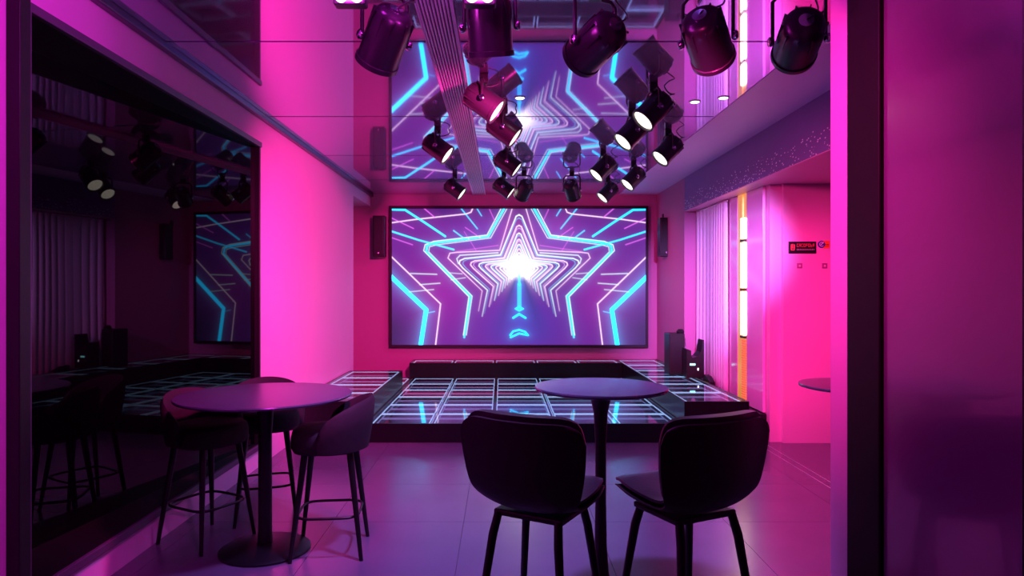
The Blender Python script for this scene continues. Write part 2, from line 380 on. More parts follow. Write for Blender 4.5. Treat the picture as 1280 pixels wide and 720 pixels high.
# ------------------------------------------------------------------ video screen
def sx(px): return (px - VPX) * (YB - 0.06) / F_PX
def sz(py): return CAM_H + (VPY - py) * (YB - 0.06) / F_PX
vs_o = thing('video_screen', ((sx(487) + sx(810)) / 2, YB - 0.006, sz(434)), 'large wall screen showing a neon star tunnel above the stage', 'screen')
def draw_screen():
    U0, U1, V0, V1 = 490.0, 807.0, 261.0, 431.0
    nx, ny = 500, 268
    u, v = np.meshgrid(np.linspace(U0, U1, nx), np.linspace(V0, V1, ny))
    MX = 648.8
    img = np.zeros((ny, nx, 3))
    a = np.abs(u - MX) / 160; b = (v - V0) / 170
    base = np.array([0.13, 0.02, 0.30]); magenta = np.array([0.26, 0.02, 0.36]); blue = np.array([0.08, 0.05, 0.50]); dark = np.array([0.035, 0.02, 0.13])
    img += base
    wm = np.exp(-((a - 0.62) / 0.22) ** 2 - ((b - 0.62) / 0.28) ** 2)[..., None]; img += wm * (magenta - base)
    wm = np.exp(-((a - 0.25) / 0.3) ** 2 - ((b - 0.25) / 0.2) ** 2)[..., None]; img += wm * (blue - base) * 0.6
    wb = np.exp(-((a) / 0.30) ** 2 - ((b - 0.85) / 0.25) ** 2)[..., None]; img += wb * (blue - img) * 0.8
    wd = (np.clip((a - 0.72) * 4, 0, 1) * np.clip((b - 0.62) * 4, 0, 1))[..., None]; img += wd * (dark - img)
    wn = np.clip(1 - b * 8, 0, 1)[..., None] * 0.3; img *= 1 - wn
    def line(pts, col, wid, gain=1.0, glow=0.0, gw=4.0, fade=0.0, mirror=True, dx=0):
        pts = [(480 + (x + dx) / 3.789, 250 + y / 3.789) for x, y in pts]
        L = sum(math.dist(p, q) for p, q in zip(pts, pts[1:])) or 1
        for side in ((0, 1) if mirror else (0,)):
            P = pts if side == 0 else [(2 * MX - x, y) for x, y in pts]
            best = np.full(u.shape, 1e9); tt = np.zeros(u.shape); acc = 0
            for p, q in zip(P, P[1:]):
                ex, ey = q[0] - p[0], q[1] - p[1]; l2 = ex * ex + ey * ey or 1e-9
                t = np.clip(((u - p[0]) * ex + (v - p[1]) * ey) / l2, 0, 1)
                d = np.hypot(u - p[0] - t * ex, v - p[1] - t * ey)
                k = d < best; best[k] = d[k]; tt[k] = (acc + t[k] * math.sqrt(l2)) / L; acc += math.sqrt(l2)
            core = np.clip((wid / 2 + 0.45 - best) / 0.7, 0, 1) * gain
            g = glow * np.exp(-best / gw)
            f = 1 - fade * np.clip((tt - 0.72) / 0.28, 0, 1)
            img[...] = img * (1 - np.clip(core, 0, 1) * 0.8 * f)[..., None] + ((core + g) * f)[..., None] * np.array(col)
    CY = (0.0, 1.25, 2.4); CW = (0.75, 1.0, 1.05); PW = (1.0, 0.72, 1.0); PK = (0.85, 0.16, 0.95)
    # wide neon posts and outer frames
    line([(20, 350), (200, 520), (172, 700)], CY, 5.0, 1.7, 0.26, 6)
    line([(35, 268), (268, 492), (244, 690)], PW, 1.4, 1.1, 0.06, 3)
    line([(575, 30), (495, 172), (240, 203), (205, 215), (200, 245), (410, 455), (380, 650)], CY, 2.2, 1.2, 0.10, 5, 0.4)
    line([(560, 30), (488, 166), (235, 196), (195, 212), (188, 240), (402, 458), (376, 640)], CW, 0.9, 1.2, 0.0)
    line([(583, 40), (505, 180), (246, 213), (215, 222), (212, 245), (418, 455), (390, 640)], CW, 0.8, 1.0, 0.0)
    line([(610, 30), (548, 238), (345, 248), (312, 252), (303, 275), (465, 430), (448, 525)], PW, 1.0, 0.9, 0.1, 3, 0.5)
    line([(540, 250), (360, 262), (345, 278), (352, 300)], CW, 1.2, 0.8, 0.1, 3)
    star = [(0, -265), (-14, -258), (-88, -75), (-258, -58), (-280, -48), (-284, -34), (-268, -14), (-150, 92), (-175, 215)]
    cx, cy = 640, 335
    for k, s in enumerate((1.0, 0.81, 0.67, 0.56, 0.47, 0.39, 0.32, 0.26, 0.20)):
        pts = [(cx + x * s, cy + y * s) for x, y in star]
        fx, fy = pts[-2]; pts[-1] = (fx - 25 * s, fy + 123 * s * (1 if k < 1 else 0.95))
        line(pts, CW if k % 2 == 0 else PW, 1.3 if k < 4 else 1.1, 1.1, 0.05, 1.6, 0.6)
        if k < 5: line([(cx + (x - cx) * 0.94, cy + (y - cy) * 0.94) for x, y in pts], (0.7, 0.5, 1.0) if k % 2 else (0.1, 0.6, 1.0), 0.7, 0.8, 0.03, 3, 0.7)
    # streaks
    for p, c, wd, g in (
        ([(35, 108), (150, 92), (390, 66), (412, 58), (420, 40)], PW, 1.6, 1.4), ([(35, 45), (100, 47), (190, 105), (290, 172)], CY, 2.6, 1.4),
        ([(35, 148), (165, 190), (240, 210), (330, 235)], CY, 2.2, 1.2), ([(35, 85), (140, 135)], PK, 1.2, 1.2), ([(35, 178), (135, 212)], PK, 1.4, 1.0),
        ([(190, 40), (240, 82)], PK, 1.4, 1.2), ([(365, 40), (442, 136)], CY, 1.4, 0.9), ([(330, 145), (390, 190)], CY, 1.4, 1.0), ([(385, 130), (455, 178)], PK, 1.1, 1.0),
        ([(440, 40), (462, 75)], CY, 1.1, 0.9), ([(500, 45), (525, 100)], PK, 1.1, 0.9), ([(125, 348), (250, 352)], CW, 1.5, 0.9), ([(170, 401), (265, 394)], CW, 1.4, 0.9), ([(120, 435), (235, 424)], CW, 1.3, 0.8),
        ([(380, 150), (440, 245)], PK, 0.9, 0.7), ([(310, 345), (370, 350)], CW, 1.1, 0.8), ([(318, 378), (385, 368)], CW, 1.1, 0.8), ([(340, 245), (540, 215)], PK, 1.0, 0.8), ([(205, 535), (240, 528)], CY, 1, 0.7)):
        line(p, c, wd * 0.85, g * 0.75, 0.035, 3)
    # bright heart of the tunnel
    r = np.hypot((u - 649.5) / 1.15, v - 336)
    img += (np.exp(-(r / 11) ** 2) * 2.4 + 0.35 * np.exp(-(r / 24) ** 2))[..., None] * np.array([1.0, 1.0, 0.92])
    tri = np.clip(1 - np.abs(u - 649.5) / (5 + np.clip(v - 342, 0, 90) * 0.55), 0, 1) * (v > 342)
    img *= (1 - 0.85 * np.clip(tri * 2.5, 0, 1) * np.clip((v - 340) / 12, 0, 1) * np.clip(1.3 - (v - 342) / 70, 0, 1))[..., None]
    img += (np.clip(tri, 0, 1) * np.clip(1.2 - (v - 342) / 75, 0, 1))[..., None] * np.array([0.05, 0.12, 0.75])
    line([(640, 345), (641, 400)], CY, 2.8, 0.7, 0.08, 4, mirror=False)
    line([(641, 400), (641, 515)], CY, 5.0, 0.5, 0.08, 4, mirror=False)
    line([(622, 515), (640, 505), (660, 515), (640, 525), (622, 515)], CY, 1.2, 1.2, 0.1, 3, mirror=False)
    line([(612, 558), (640, 540), (670, 558)], CY, 2.2, 1.2, 0.1, 3, mirror=False)
    line([(598, 640), (612, 622), (640, 615), (668, 624), (682, 640), (640, 632), (600, 650)], CY, 1.8, 1.3, 0.15, 3, mirror=False)
    img = np.clip(img, 0, 12)
    px = (u - VPX) * (YB - 0.06) / F_PX; pz = CAM_H + (VPY - v) * (YB - 0.06) / F_PX
    base_loc = vs_o.location
    co = np.stack([px - base_loc.x, np.full(u.shape, -0.058), pz - base_loc.z], -1).reshape(-1, 3)
    idx = np.arange(nx * ny).reshape(ny, nx)
    q = np.stack([idx[:-1, :-1], idx[1:, :-1], idx[1:, 1:], idx[:-1, 1:]], -1).reshape(-1, 4)
    me = bpy.data.meshes.new('display')
    me.vertices.add(nx * ny); me.vertices.foreach_set('co', co.ravel())
    me.loops.add(q.size); me.loops.foreach_set('vertex_index', q.ravel().astype(np.int32))
    me.polygons.add(len(q)); me.polygons.foreach_set('loop_start', np.arange(0, q.size, 4, dtype=np.int32))
    me.update()
    at = me.color_attributes.new('picture', 'FLOAT_COLOR', 'POINT')
    at.data.foreach_set('color', np.concatenate([img, np.ones((ny, nx, 1))], -1).astype(np.float32).ravel())
    m = bpy.data.materials.new('screen_picture'); m.use_nodes = True
    nt = m.node_tree; b = nt.nodes['Principled BSDF']
    an = nt.nodes.new('ShaderNodeAttribute'); an.attribute_name = 'picture'
    nt.links.new(an.outputs['Color'], b.inputs['Emission Color']); b.inputs['Emission Strength'].default_value = 1.0
    b.inputs['Base Color'].default_value = (0.01, 0.01, 0.01, 1); b.inputs['Roughness'].default_value = 0.4
    me.materials.append(m)
    return link('display', me, vs_o)
draw_screen()
bl = vs_o.location
fx0, fx1, fz0, fz1 = sx(486.5) - bl.x, sx(810) - bl.x, sz(434.5) - bl.z, sz(257.5) - bl.z
ix0, ix1, iz0, iz1 = sx(490) - bl.x, sx(807) - bl.x, sz(431) - bl.z, sz(261) - bl.z
MB().box(fx0 + 0.01, fx1 - 0.01, -0.055, 0.0, fz0 + 0.01, fz1 - 0.01).build('back_box', 'frame_black', vs_o)
for (a, b, c, d) in ((fx0, fx1, iz1, fz1), (fx0, fx1, fz0, iz0), (fx0, ix0, iz0, iz1), (ix1, fx1, iz0, iz1)):
    MB().box(a, b, -0.085, -0.02, c, d, 0.004).build('bezel', 'frame_black', vs_o)

# ------------------------------------------------------------------ stage of infinity tiles
H1, H2 = 0.20, 0.43
SY0, SY1 = 7.07, 10.75
st = thing('stage', (0.24, 9.0, 0), 'low black dance stage of glowing infinity mirror tiles', 'stage')
SO = Vector((0.24, 9.0, 0))
def tray(name, x0, x1, y0, y1, z):
    m = MB(); t = 0.02
    m.box(x0, x1, y0, y0 + t, 0, z - 0.002); m.box(x0, x1, y1 - t, y1, 0, z - 0.002)
    m.box(x0, x0 + t, y0 + t, y1 - t, 0, z - 0.002); m.box(x1 - t, x1, y0 + t, y1 - t, 0, z - 0.002)
    m.box(x0 + t, x1 - t, y0 + t, y1 - t, max(0.004, z - 0.2), max(0.012, z - 0.19))
    for v in m.bm.verts: v.co -= SO
    return m.build(name, 'stage_black', st)
TC = {}
def tiles(x0, x1, y0, y1, z, n, k, levels=2):
    dx, dy = (x1 - x0) / n, (y1 - y0) / k
    key = (round(dx, 3), round(dy, 3), levels)
    if key not in TC:
        hx, hy = dx / 2 - 0.006, dy / 2 - 0.006
        pane = MB().box(-hx, hx, -hy, hy, -0.008, 0.0).mesh('tile', 'tile_glass')
        leds = []
        for lv in range(levels):  # below the top outline, modelled copies stand in for its mirror reflections
            m = MB(); zz = -0.014 - 0.052 * lv; e = 0.016; wd = 0.011; hgt = 0.009
            ax, ay = hx - e, hy - e
            m.box(-ax, ax, -ay, -ay + wd, zz - hgt, zz); m.box(-ax, ax, ay - wd, ay, zz - hgt, zz)
            m.box(-ax, -ax + wd, -ay + wd, ay - wd, zz - hgt, zz); m.box(ax - wd, ax, -ay + wd, ay - wd, zz - hgt, zz)
            leds.append(m.mesh('light_line', 'strip_%d' % (lv + 1)))
        TC[key] = (pane, leds)
    pane, leds = TC[key]
    for i in range(n):
        for j in range(k):
            c = Vector((x0 + dx * (i + 0.5), y0 + dy * (j + 0.5), z)) - SO
            p = link('tile', pane, st, c)
            for l in leds: link('light_line', l, p)
tray('deck', -1.42, 1.90, SY0, SY1, H1)
tiles(-1.385, 1.87, SY0 + 0.02, SY1 - 0.01, H1, 5, 6)
tray('side_platform', XL + 0.01, -1.42, SY0, 9.75, H2)
tiles(XL + 0.03, -1.44, SY0 + 0.02, 9.73, H2, 1, 4, 2)
tray('side_platform', 1.90, 2.575, SY0, YB - 0.02, H2)
tiles(1.92, 2.54, SY0 + 0.02, YB - 0.04, H2, 1, 6, 2)
tray('rear_platform', -1.455, 1.90, SY1, YB - 0.02, H2)
tiles(-1.435, 1.88, SY1 + 0.02, YB - 0.04, H2, 5, 1, 2)
tray('gap_deck', -1.9, -1.42, 9.75, SY1, H1)
tiles(-1.88, -1.44, 9.77, SY1 - 0.02, H1, 1, 2)
m = MB().box(2.58, XO - 0.005, SY0 + 0.10, 9.55, 0.0, 0.28, 0.006)
for v in m.bm.verts: v.co -= SO
m.build('side_step', 'black_satin', st)

# ------------------------------------------------------------------ window bay: curtain, gloss panels, light column
cu = thing('curtain', (2.742, 9.3, 0), 'sheer pale lavender curtain hanging beside the stage', 'curtain')
rows = []
NZc = 14
for k in range(NZc + 1):
    z = 0.295 + (HEAD - 0.30) * k / NZc
    row = []
    for i in range(161):
        t = i / 160
        y = -1.02 + 1.29 * t
        amp = 0.024 * (0.55 + 0.45 * math.sin(7 * t + 1)) * (1.15 - 0.4 * k / NZc)
        ph = 2 * PI * (11 * t + 0.5 * math.sin(5 * t) + 0.06 * math.sin(2.2 * z + 5 * t))
        row.append(Vector((amp * math.sin(ph), y + 0.02 * math.cos(ph), z)))
    rows.append(row)
cm = MB().grid(rows).build('fabric', 'curtain', cu, True, 180)
sd = cm.modifiers.new('thick', 'SOLIDIFY'); sd.thickness = 0.003
MB().tube([(0.0, -1.04, HEAD - 0.02), (0.0, 0.18, HEAD - 0.02)], 0.012).build('curtain_rail', 'white_plastic', cu)
gl1 = MB().box(XO - 0.034, XO - 0.004, 7.98, 8.26, 0.29, HEAD - 0.001, 0.004).build('gloss_panel', 'gloss_panel')
tag(gl1, 'narrow glossy pink wall panel between curtain and lit gold column', 'wall panel')
gl2 = MB().box(XO - 0.034, XO - 0.004, 7.20, 7.68, 0.29, HEAD - 0.001, 0.004).build('gloss_panel', 'gloss_panel')
tag(gl2, 'glossy pink wall panel between lit gold column and wall corner', 'wall panel')
lc = thing('light_column', (XO, 7.83, 0.3), 'vertical gold wall light with white glowing panels and beaded foot', 'wall light')
MB().box(-0.03, 0, 0.0, 0.14, -0.01, HEAD - 0.302).build('gold_panel', 'gold', lc)
MB().box(-0.02, 0, -0.14, 0.0, -0.01, HEAD - 0.302).build('back_channel', 'gold', lc)
for (a, b) in ((1.86, 2.12), (1.30, 1.84), (0.62 + 0.14, 1.28)):
    MB().box(-0.055, -0.02, -0.12, -0.01, a + 0.012, b - 0.012, 0.006).build('glow_panel', 'lamp_white', lc)
for a in (1.85, 1.29, 0.75): MB().box(-0.058, -0.02, -0.13, -0.004, a - 0.012, a + 0.012).build('divider', 'frame_black', lc)
bead = MB(); bmesh.ops.create_icosphere(bead.bm, subdivisions=1, radius=0.016); bead_me = bead.mesh('bead', 'bead', True, 180)
for i in range(4):
    for k in range(26): link('bead', bead_me, lc, (-0.03, -0.115 + 0.033 * i, 0.02 + 0.0275 * k))

# signs and switches on the column wall
def wx(px, Y): return (px - VPX) * Y / F_PX
def wz(py, Y): return CAM_H + (VPY - py) * Y / F_PX
YS = 7.05
sg = thing('wall_sign', (wx(1002.5, YS), YS, wz(317, YS)), 'black rectangular sign with red icon and two rows of small lettering', 'sign')
hw, hh = (wx(1020, YS) - wx(985.5, YS)) / 2, wz(302, YS) - wz(317, YS)
MB().box(-hw, hw, -0.012, 0, 0, hh, 0.002).build('plate', 'sign_black', sg)
m = MB()
for (a, b, c, d) in ((-0.85, -0.79, 0.3, 0.78), (-0.62, -0.56, 0.3, 0.78), (-0.85, -0.56, 0.26, 0.34), (-0.75, -0.68, 0.42, 0.80)):
    m.box(a * hw, b * hw, -0.0145, -0.0115, c * hh, d * hh)
m.build('icon', 'sign_red', sg)
random.seed(3)
for i in range(8):                   # upper row: eight block characters
    m = MB(); x0 = (-0.42 + 0.165 * i) * hw; cw = 0.125 * hw
    m.box(x0, x0 + cw * 0.22, -0.0145, -0.0115, 0.55 * hh, 0.82 * hh)
    for zz in random.sample((0.55, 0.66, 0.77), 2): m.box(x0, x0 + cw, -0.0145, -0.0115, zz * hh, (zz + 0.055) * hh)
    if i % 2: m.box(x0 + cw * 0.7, x0 + cw * 0.9, -0.0145, -0.0115, 0.55 * hh, 0.80 * hh)
    m.build('lettering', 'sign_red', sg)
for i in range(11):
    m = MB(); x0 = (-0.42 + 0.12 * i) * hw
    m.box(x0, x0 + 0.08 * hw, -0.0145, -0.0115, 0.30 * hh, 0.335 * hh); m.box(x0 + 0.03 * hw, x0 + 0.05 * hw, -0.0145, -0.0115, 0.27 * hh, 0.40 * hh)
    m.build('lettering', 'sign_pale', sg)
s2 = thing('wall_sign', (wx(1029.5, YS), YS, wz(310.5, YS)), 'small orange sign with round blue emblem beside the black sign', 'sign')
MB().box(-0.005, 0.058, -0.008, 0, 0.0, 0.078, 0.002).build('plate', 'sign_orange', s2)
rx = Matrix.Translation((-0.025, 0, 0.042)) @ Matrix.Rotation(PI / 2, 4, 'X')
MB().lathe([(0.037, 0.0), (0.037, 0.011)], 28, rx).build('emblem', 'sign_blue', s2)
ring = [(-0.025 + 0.021 * math.cos(a), -0.0125, 0.042 + 0.021 * math.sin(a)) for a in [0.5 + 5.0 * i / 24 for i in range(25)]]
MB().tube(ring, 0.004, 6).build('emblem_ring', 'white_plastic', s2)
MB().tube([(-0.035, -0.0125, 0.034), (-0.022, -0.0125, 0.046), (-0.006, -0.0125, 0.066)], 0.004, 6).build('emblem_stroke', 'white_plastic', s2)
MB().box(0.012, 0.05, -0.0095, -0.0075, 0.036, 0.042).build('lettering', 'sign_black', s2)
MB().box(0.012, 0.05, -0.0095, -0.0075, 0.022, 0.026).build('lettering', 'sign_black', s2)
for px, lab in ((999.2, 'small square wall switch below the black sign'), (1030.5, 'small square wall switch below the orange sign')):
    sw = thing('wall_switch', (wx(px, YS), YS, wz(335.5, YS)), lab, 'switch', 'switches under the signs')
    MB().box(-0.027, 0.027, -0.01, 0, 0, 0.054, 0.003).build('plate', 'switch_plate', sw)
    MB().box(-0.011, 0.011, -0.014, -0.009, 0.016, 0.038, 0.003).build('button', 'sign_pale', sw)

# ------------------------------------------------------------------ near right partition
pt = thing('partition', (1.35, 2.2, 0), 'pink painted partition end with dark wood post and glossy purple panel', 'partition')
MB().box(0.0, 0.20, 0.44, 0.59, 0, CEIL - 0.002).build('painted_end', 'wall_paint', pt)
MB().box(-0.012, 0.20, 0.21, 0.438, 0, CEIL - 0.002, 0.006).build('post', 'wood_dark', pt)
MB().box(0.004, 0.18, -0.44, 0.208, 0.0, CEIL - 0.002).build('lacquer_panel', 'lacquer', pt)
MB().box(-0.006, 0.18, -0.462, -0.442, 0.0, CEIL - 0.002, 0.003).build('joint_strip', 'black_satin', pt)
MB().box(0.004, 0.18, -2.6, -0.464, 0.0, CEIL - 0.002).build('lacquer_panel', 'lacquer', pt)
m = MB(); bmesh.ops.create_icosphere(m.bm, subdivisions=2, radius=0.004)
stud = m.build('stud', 'sign_pale', pt, True, 180); stud.location = (0.003, -0.43, 0.83)

# ------------------------------------------------------------------ tables
def round_table(name, x, y, h, r, label, base_r, trumpet):
    t = thing(name, (x, y, 0), label, 'table')
    MB().lathe([(r - 0.02, h - 0.022), (r - 0.004, h - 0.017), (r, h - 0.008), (r - 0.003, h - 0.001), (r - 0.012, h)], 64).build('table_top', 'table_top', t, True, 25)
    if trumpet:
        MB().lathe([(base_r, 0.0), (base_r, 0.012), (base_r - 0.02, 0.018), (0.12, 0.035), (0.065, 0.07), (0.042, 0.14), (0.032, 0.28), (0.028, 0.5), (0.028, h - 0.30), (0.036, h - 0.14), (0.055, h - 0.05), (0.085, h - 0.022)], 40).build('pedestal', 'black_satin', t, True, 40)
    else:
        MB().lathe([(base_r, 0.0), (base_r, 0.012), (base_r - 0.015, 0.02), (base_r * 0.6, 0.036), (0.06, 0.05)], 48).build('base', 'black_satin', t, True, 40)
        MB().lathe([(0.046, 0.045), (0.042, 0.12), (0.040, h - 0.25), (0.050, h - 0.10), (0.062, h - 0.022)], 28).build('column', 'black_satin', t, True, 40)
    return t
round_table('bar_table', -1.45, 4.17, 0.955, 0.52, 'round dark bar table beside the black glass panel with three stools', 0.27, False)
round_table('bar_table', 0.51, 3.50, 1.10, 0.34, 'small round bar table on trumpet pedestal in front of the stage', 0.23, True)
round_table('bar_table', 2.40, 4.57, 0.955, 0.375, 'round dark table partly hidden by the pink partition end', 0.17, True)

# ------------------------------------------------------------------ tub stools at the left table (built facing +X)
def leg_mesh(top, foot, r0, r1):
    return MB().tube([top, foot], [r0, r1], 10)
def superell(a, b, n, k):
    out = []
    for i in range(k):
        t = 2 * PI * i / k; c, s = math.cos(t), math.sin(t)
        out.append((a * math.copysign(abs(c) ** (2 / n), c), b * math.copysign(abs(s) ** (2 / n), s)))
    return out
def tub_stool(label):
    t = thing('bar_stool', (0, 0, 0), label, 'bar stool', 'tub stools at the left table')
    m = MB(); N = 44; rings = []
    for (sc, z) in ((0.80, 0.615), (0.93, 0.622), (1.0, 0.65), (1.0, 0.705), (0.97, 0.735), (0.88, 0.752), (0.5, 0.758)):
        rings.append([m.bm.verts.new((0.015 + x * sc, y * sc, z)) for x, y in superell(0.215, 0.225, 2.6, N)])
    for a, b in zip(rings, rings[1:]):
        for i in range(N): m.bm.faces.new((a[i], a[(i + 1) % N], b[(i + 1) % N], b[i]))
    m.bm.faces.new(rings[0][::-1]); m.bm.faces.new(rings[-1])
    m.build('seat', 'velvet', t, True, 60)
    # wrap-around back: thick shell from arm to arm, highest at the rear
    m = MB(); K = 36; secs = []
    for i in range(K + 1):
        u = i / K; a = PI + (u - 0.5) * math.radians(196)
        rise = max(0.0, math.cos((u - 0.5) * PI)) ** 0.62
        ztop = 0.755 + 0.195 * rise; zb = 0.635
        lean = 0.04 * rise
        prof = []
        for (dr, fz) in ((-0.022, 0.0), (-0.026, 0.55), (-0.020, 0.9), (0.0, 1.0), (0.020, 0.9), (0.026, 0.5), (0.018, 0.0)):
            z = zb + (ztop - zb) * fz
            R = 0.222 + dr + lean * fz
            prof.append(m.bm.verts.new((R * math.cos(a) + 0.01, R * 1.03 * math.sin(a), z)))
        secs.append(prof)
    for a, b in zip(secs, secs[1:]):
        for k in range(len(a)): m.bm.faces.new((a[k], a[(k + 1) % len(a)], b[(k + 1) % len(a)], b[k]))
    m.bm.faces.new(secs[0]); m.bm.faces.new(secs[-1][::-1])
    m.build('backrest', 'velvet', t, True, 70)
    for sxx in (-1, 1):
        for syy in (-1, 1):
            leg_mesh((0.13 * sxx, 0.13 * syy, 0.635), (0.205 * sxx, 0.20 * syy, 0.0), 0.021, 0.012).build('leg', 'leg_black', t, True, 60)
    f = 0.62; q = 0.178
    MB().tube([(x, y, 0.245) for x, y in superell(0.182, 0.178, 4.5, 40)], 0.0085, 8, True).build('foot_ring', 'leg_black', t, True, 80)
    return t
s0 = tub_stool('dark tub bar stool turned left to the table, nearest the stage')
s0.location = (-1.05, 4.18, 0); s0.rotation_euler.z = PI + 0.10
s1 = copy_tree(s0); s1['label'] = 'dark tub bar stool standing right against the black glass panel'
s1.location = (-1.88, 4.34, 0); s1.rotation_euler.z = -0.50
s2_ = copy_tree(s0); s2_['label'] = 'dark tub bar stool behind the table pedestal, mostly hidden by the table top'
s2_.location = (-1.66, 4.80, 0); s2_.rotation_euler.z = -1.25
s0['label'] = 'dark tub bar stool with its back turned to the stage, away from glass panel'

# ------------------------------------------------------------------ shell stools at the centre table (built facing +Y)
def shell_stool(label):
    t = thing('bar_stool', (0, 0, 0), label, 'bar stool', 'leather stools at the centre table')
    def shell(name, off, wid, m_, thick, ext=0.0):
        m = MB(); secs = []
        # side profile from seat front to back top (y forward, z up)
        prof = [(0.235, 0.715), (0.20, 0.722), (0.08, 0.712), (-0.06, 0.702), (-0.135, 0.712), (-0.182, 0.745), (-0.207, 0.80), (-0.222, 0.90), (-0.236, 1.0), (-0.246, 1.085 + ext)]
        half = [0.175, 0.200, 0.225, 0.225, 0.220, 0.228, 0.248, 0.268, 0.277, 0.272]
        # resample smoothly
        P = []
        M = 40
        for i in range(M + 1):
            q = i / M * (len(prof) - 1); k = min(int(q), len(prof) - 2); f = q - k
            p0, p1, p2, p3 = [prof[min(max(k + d, 0), len(prof) - 1)] for d in (-1, 0, 1, 2)]
            h0, h1, h2, h3 = [half[min(max(k + d, 0), len(prof) - 1)] for d in (-1, 0, 1, 2)]
            def cr(a, b, c, d): return 0.5 * (2 * b + (c - a) * f + (2 * a - 5 * b + 4 * c - d) * f * f + (3 * b - a - 3 * c + d) * f ** 3)
            P.append((cr(p0[0], p1[0], p2[0], p3[0]), cr(p0[1], p1[1], p2[1], p3[1]), cr(h0, h1, h2, h3)))
        front, back = [], []
        W = 18
        for i, (y, z, h) in enumerate(P):
            a, b = P[max(i - 1, 0)], P[min(i + 1, M)]
            ty, tz = b[0] - a[0], b[1] - a[1]; L = math.hypot(ty, tz); n = (tz / L, -ty / L)
            # normal pointing to the sitter side
            n = (-n[0], -n[1]) if (n[1] < 0 if i < M * 0.45 else n[0] < 0) else n
            frac = i / M
            end = min(1, (1 - frac) / 0.08 + 0.02) if frac > 0.5 else min(1, frac / 0.06 + 0.15)
            round_w = h * wid * (1 - 0.10 * (1 - min(1, end)) ** 2)
            fr, bk = [], []
            for j in range(W + 1):
                s = -1 + 2 * j / W
                x = round_w * s
                edge = abs(s) ** 3.2
                curl = 0.055 * abs(s) ** 2.4 * (0.5 + 0.5 * frac)      # sides wrap to the sitter
                crn = (0.022 * abs(s) ** 8) if frac > 0.9 else 0.0
                o_f = off + curl + thick * (1 - edge * 0.75)
                o_b = off + curl
                fr.append(Vector((x, y + n[0] * o_f, z + n[1] * o_f - crn)))
                bk.append(Vector((x * 1.01, y + n[0] * o_b, z + n[1] * o_b - crn)))
            front.append(fr); back.append(bk)
        VF = [[m.bm.verts.new(p) for p in r] for r in front]; VB = [[m.bm.verts.new(p) for p in r] for r in back]
        for V in (VF, VB):
            for a, b in zip(V, V[1:]):
                for j in range(W): m.bm.faces.new((a[j], a[j + 1], b[j + 1], b[j]))
        for a, b, c, d in zip(VF, VF[1:], VB, VB[1:]):
            m.bm.faces.new((a[0], b[0], d[0], c[0])); m.bm.faces.new((a[W], c[W], d[W], b[W]))
        for j in range(W):
            m.bm.faces.new((VF[0][j], VB[0][j], VB[0][j + 1], VF[0][j + 1])); m.bm.faces.new((VF[M][j], VF[M][j + 1], VB[M][j + 1], VB[M][j]))
        return m.build(name, m_, t, True, 50)
    shell('shell', 0.0, 1.0, 'leather', 0.022)
    shell('cushion', 0.021, 0.955, 'leather_seat', 0.042, 0.02)
    m = MB(); m.box(-0.155, 0.155, -0.13, 0.15, 0.672, 0.698, 0.008); m.build('under_frame', 'leg_black', t)
    for sxx in (-1, 1):
        for syy in (-1, 1):
            p0 = Vector((0.135 * sxx, 0.12 * syy, 0.685)); p1 = Vector((0.147 * sxx, 0.145 * syy, 0.60)); p2 = Vector((0.215 * sxx, 0.225 * syy, 0.0))
            MB().tube([p0, p1, p2], [0.018, 0.019, 0.012], 8).build('leg', 'leg_black', t, True, 60)
    q = [(x, y, 0.25) for x, y in superell(0.190, 0.196, 5.0, 40)]
    MB().tube(q, 0.009, 8, True).build('foot_ring', 'leg_black', t, True, 80)
    return t
a0 = shell_stool('black leather shell stool left of the trumpet table, seen from behind')
a0.location = (0.165, 2.83, 0); a0.rotation_euler.z = math.radians(-30)
a0['label'] = 'black leather shell stool beside the trumpet table, on the glass panel side'
a1 = copy_tree(a0); a1['label'] = 'black leather shell stool beside the trumpet table, on the curtain side'
a1.location = (0.765, 2.83, 0); a1.rotation_euler.z = math.radians(26)

# ------------------------------------------------------------------ column speakers, camera, equipment
def column_speaker(x, y, z0, h, label, rz, bracket):
    t = thing('column_speaker', (x, y, z0), label, 'speaker', None, rz)
    MB().box(-0.095, 0.095, -0.19, 0.0, 0, h, 0.008).build('cabinet', 'black_satin', t)
    MB().box(-0.08, 0.08, -0.202, -0.188, 0.03, h - 0.03, 0.006).build('grille', 'frame_black', t)
    m = MB(); m.lathe([(0.012, 0), (0.012, 0.004)], 16, Matrix.Translation((0, -0.202, 0.06)) @ Matrix.Rotation(PI / 2, 4, 'X')); m.build('badge', 'chrome', t)
    MB().tube([(0, -0.03, h - 0.06), bracket[0], bracket[1]], 0.013, 8).build('bracket', 'black_satin', t)
    c = Vector(bracket[1]); MB().box(c.x - 0.03, c.x + 0.03, c.y - 0.03, c.y + 0.03, c.z - 0.05, c.z + 0.05, 0.004).build('wall_plate', 'black_satin', t)
    return t
zt, zb_ = wz(272, YB), wz(322, YB)
column_speaker(wx(475, 11.1), 11.16, zb_, zt - zb_, 'black column speaker on the back wall between niche and screen', 0, ((0, 0.07, zt - zb_ - 0.06), (0, 0.11, zt - zb_ - 0.06)))
column_speaker(wx(832, 10.6), 10.75, wz(321, 10.7), wz(273, 10.7) - wz(321, 10.7), 'black column speaker bracketed off the short wall beside the curtain', 0,
               ((0.0, 0.05, 0.62), (0.035, 0.10, 0.64)))
sc = thing('security_camera', (XL - 0.10, 10.06, NZ - 0.18), 'small white security camera under the niche header', 'camera')
MB().lathe([(0.035, 0.0), (0.06, 0.03), (0.065, 0.09), (0.05, 0.14)], 24).build('dome', 'white_plastic', sc, True, 40)
MB().box(-0.02, 0.02, -0.02, 0.02, 0.138, 0.178).build('mount', 'white_plastic', sc)

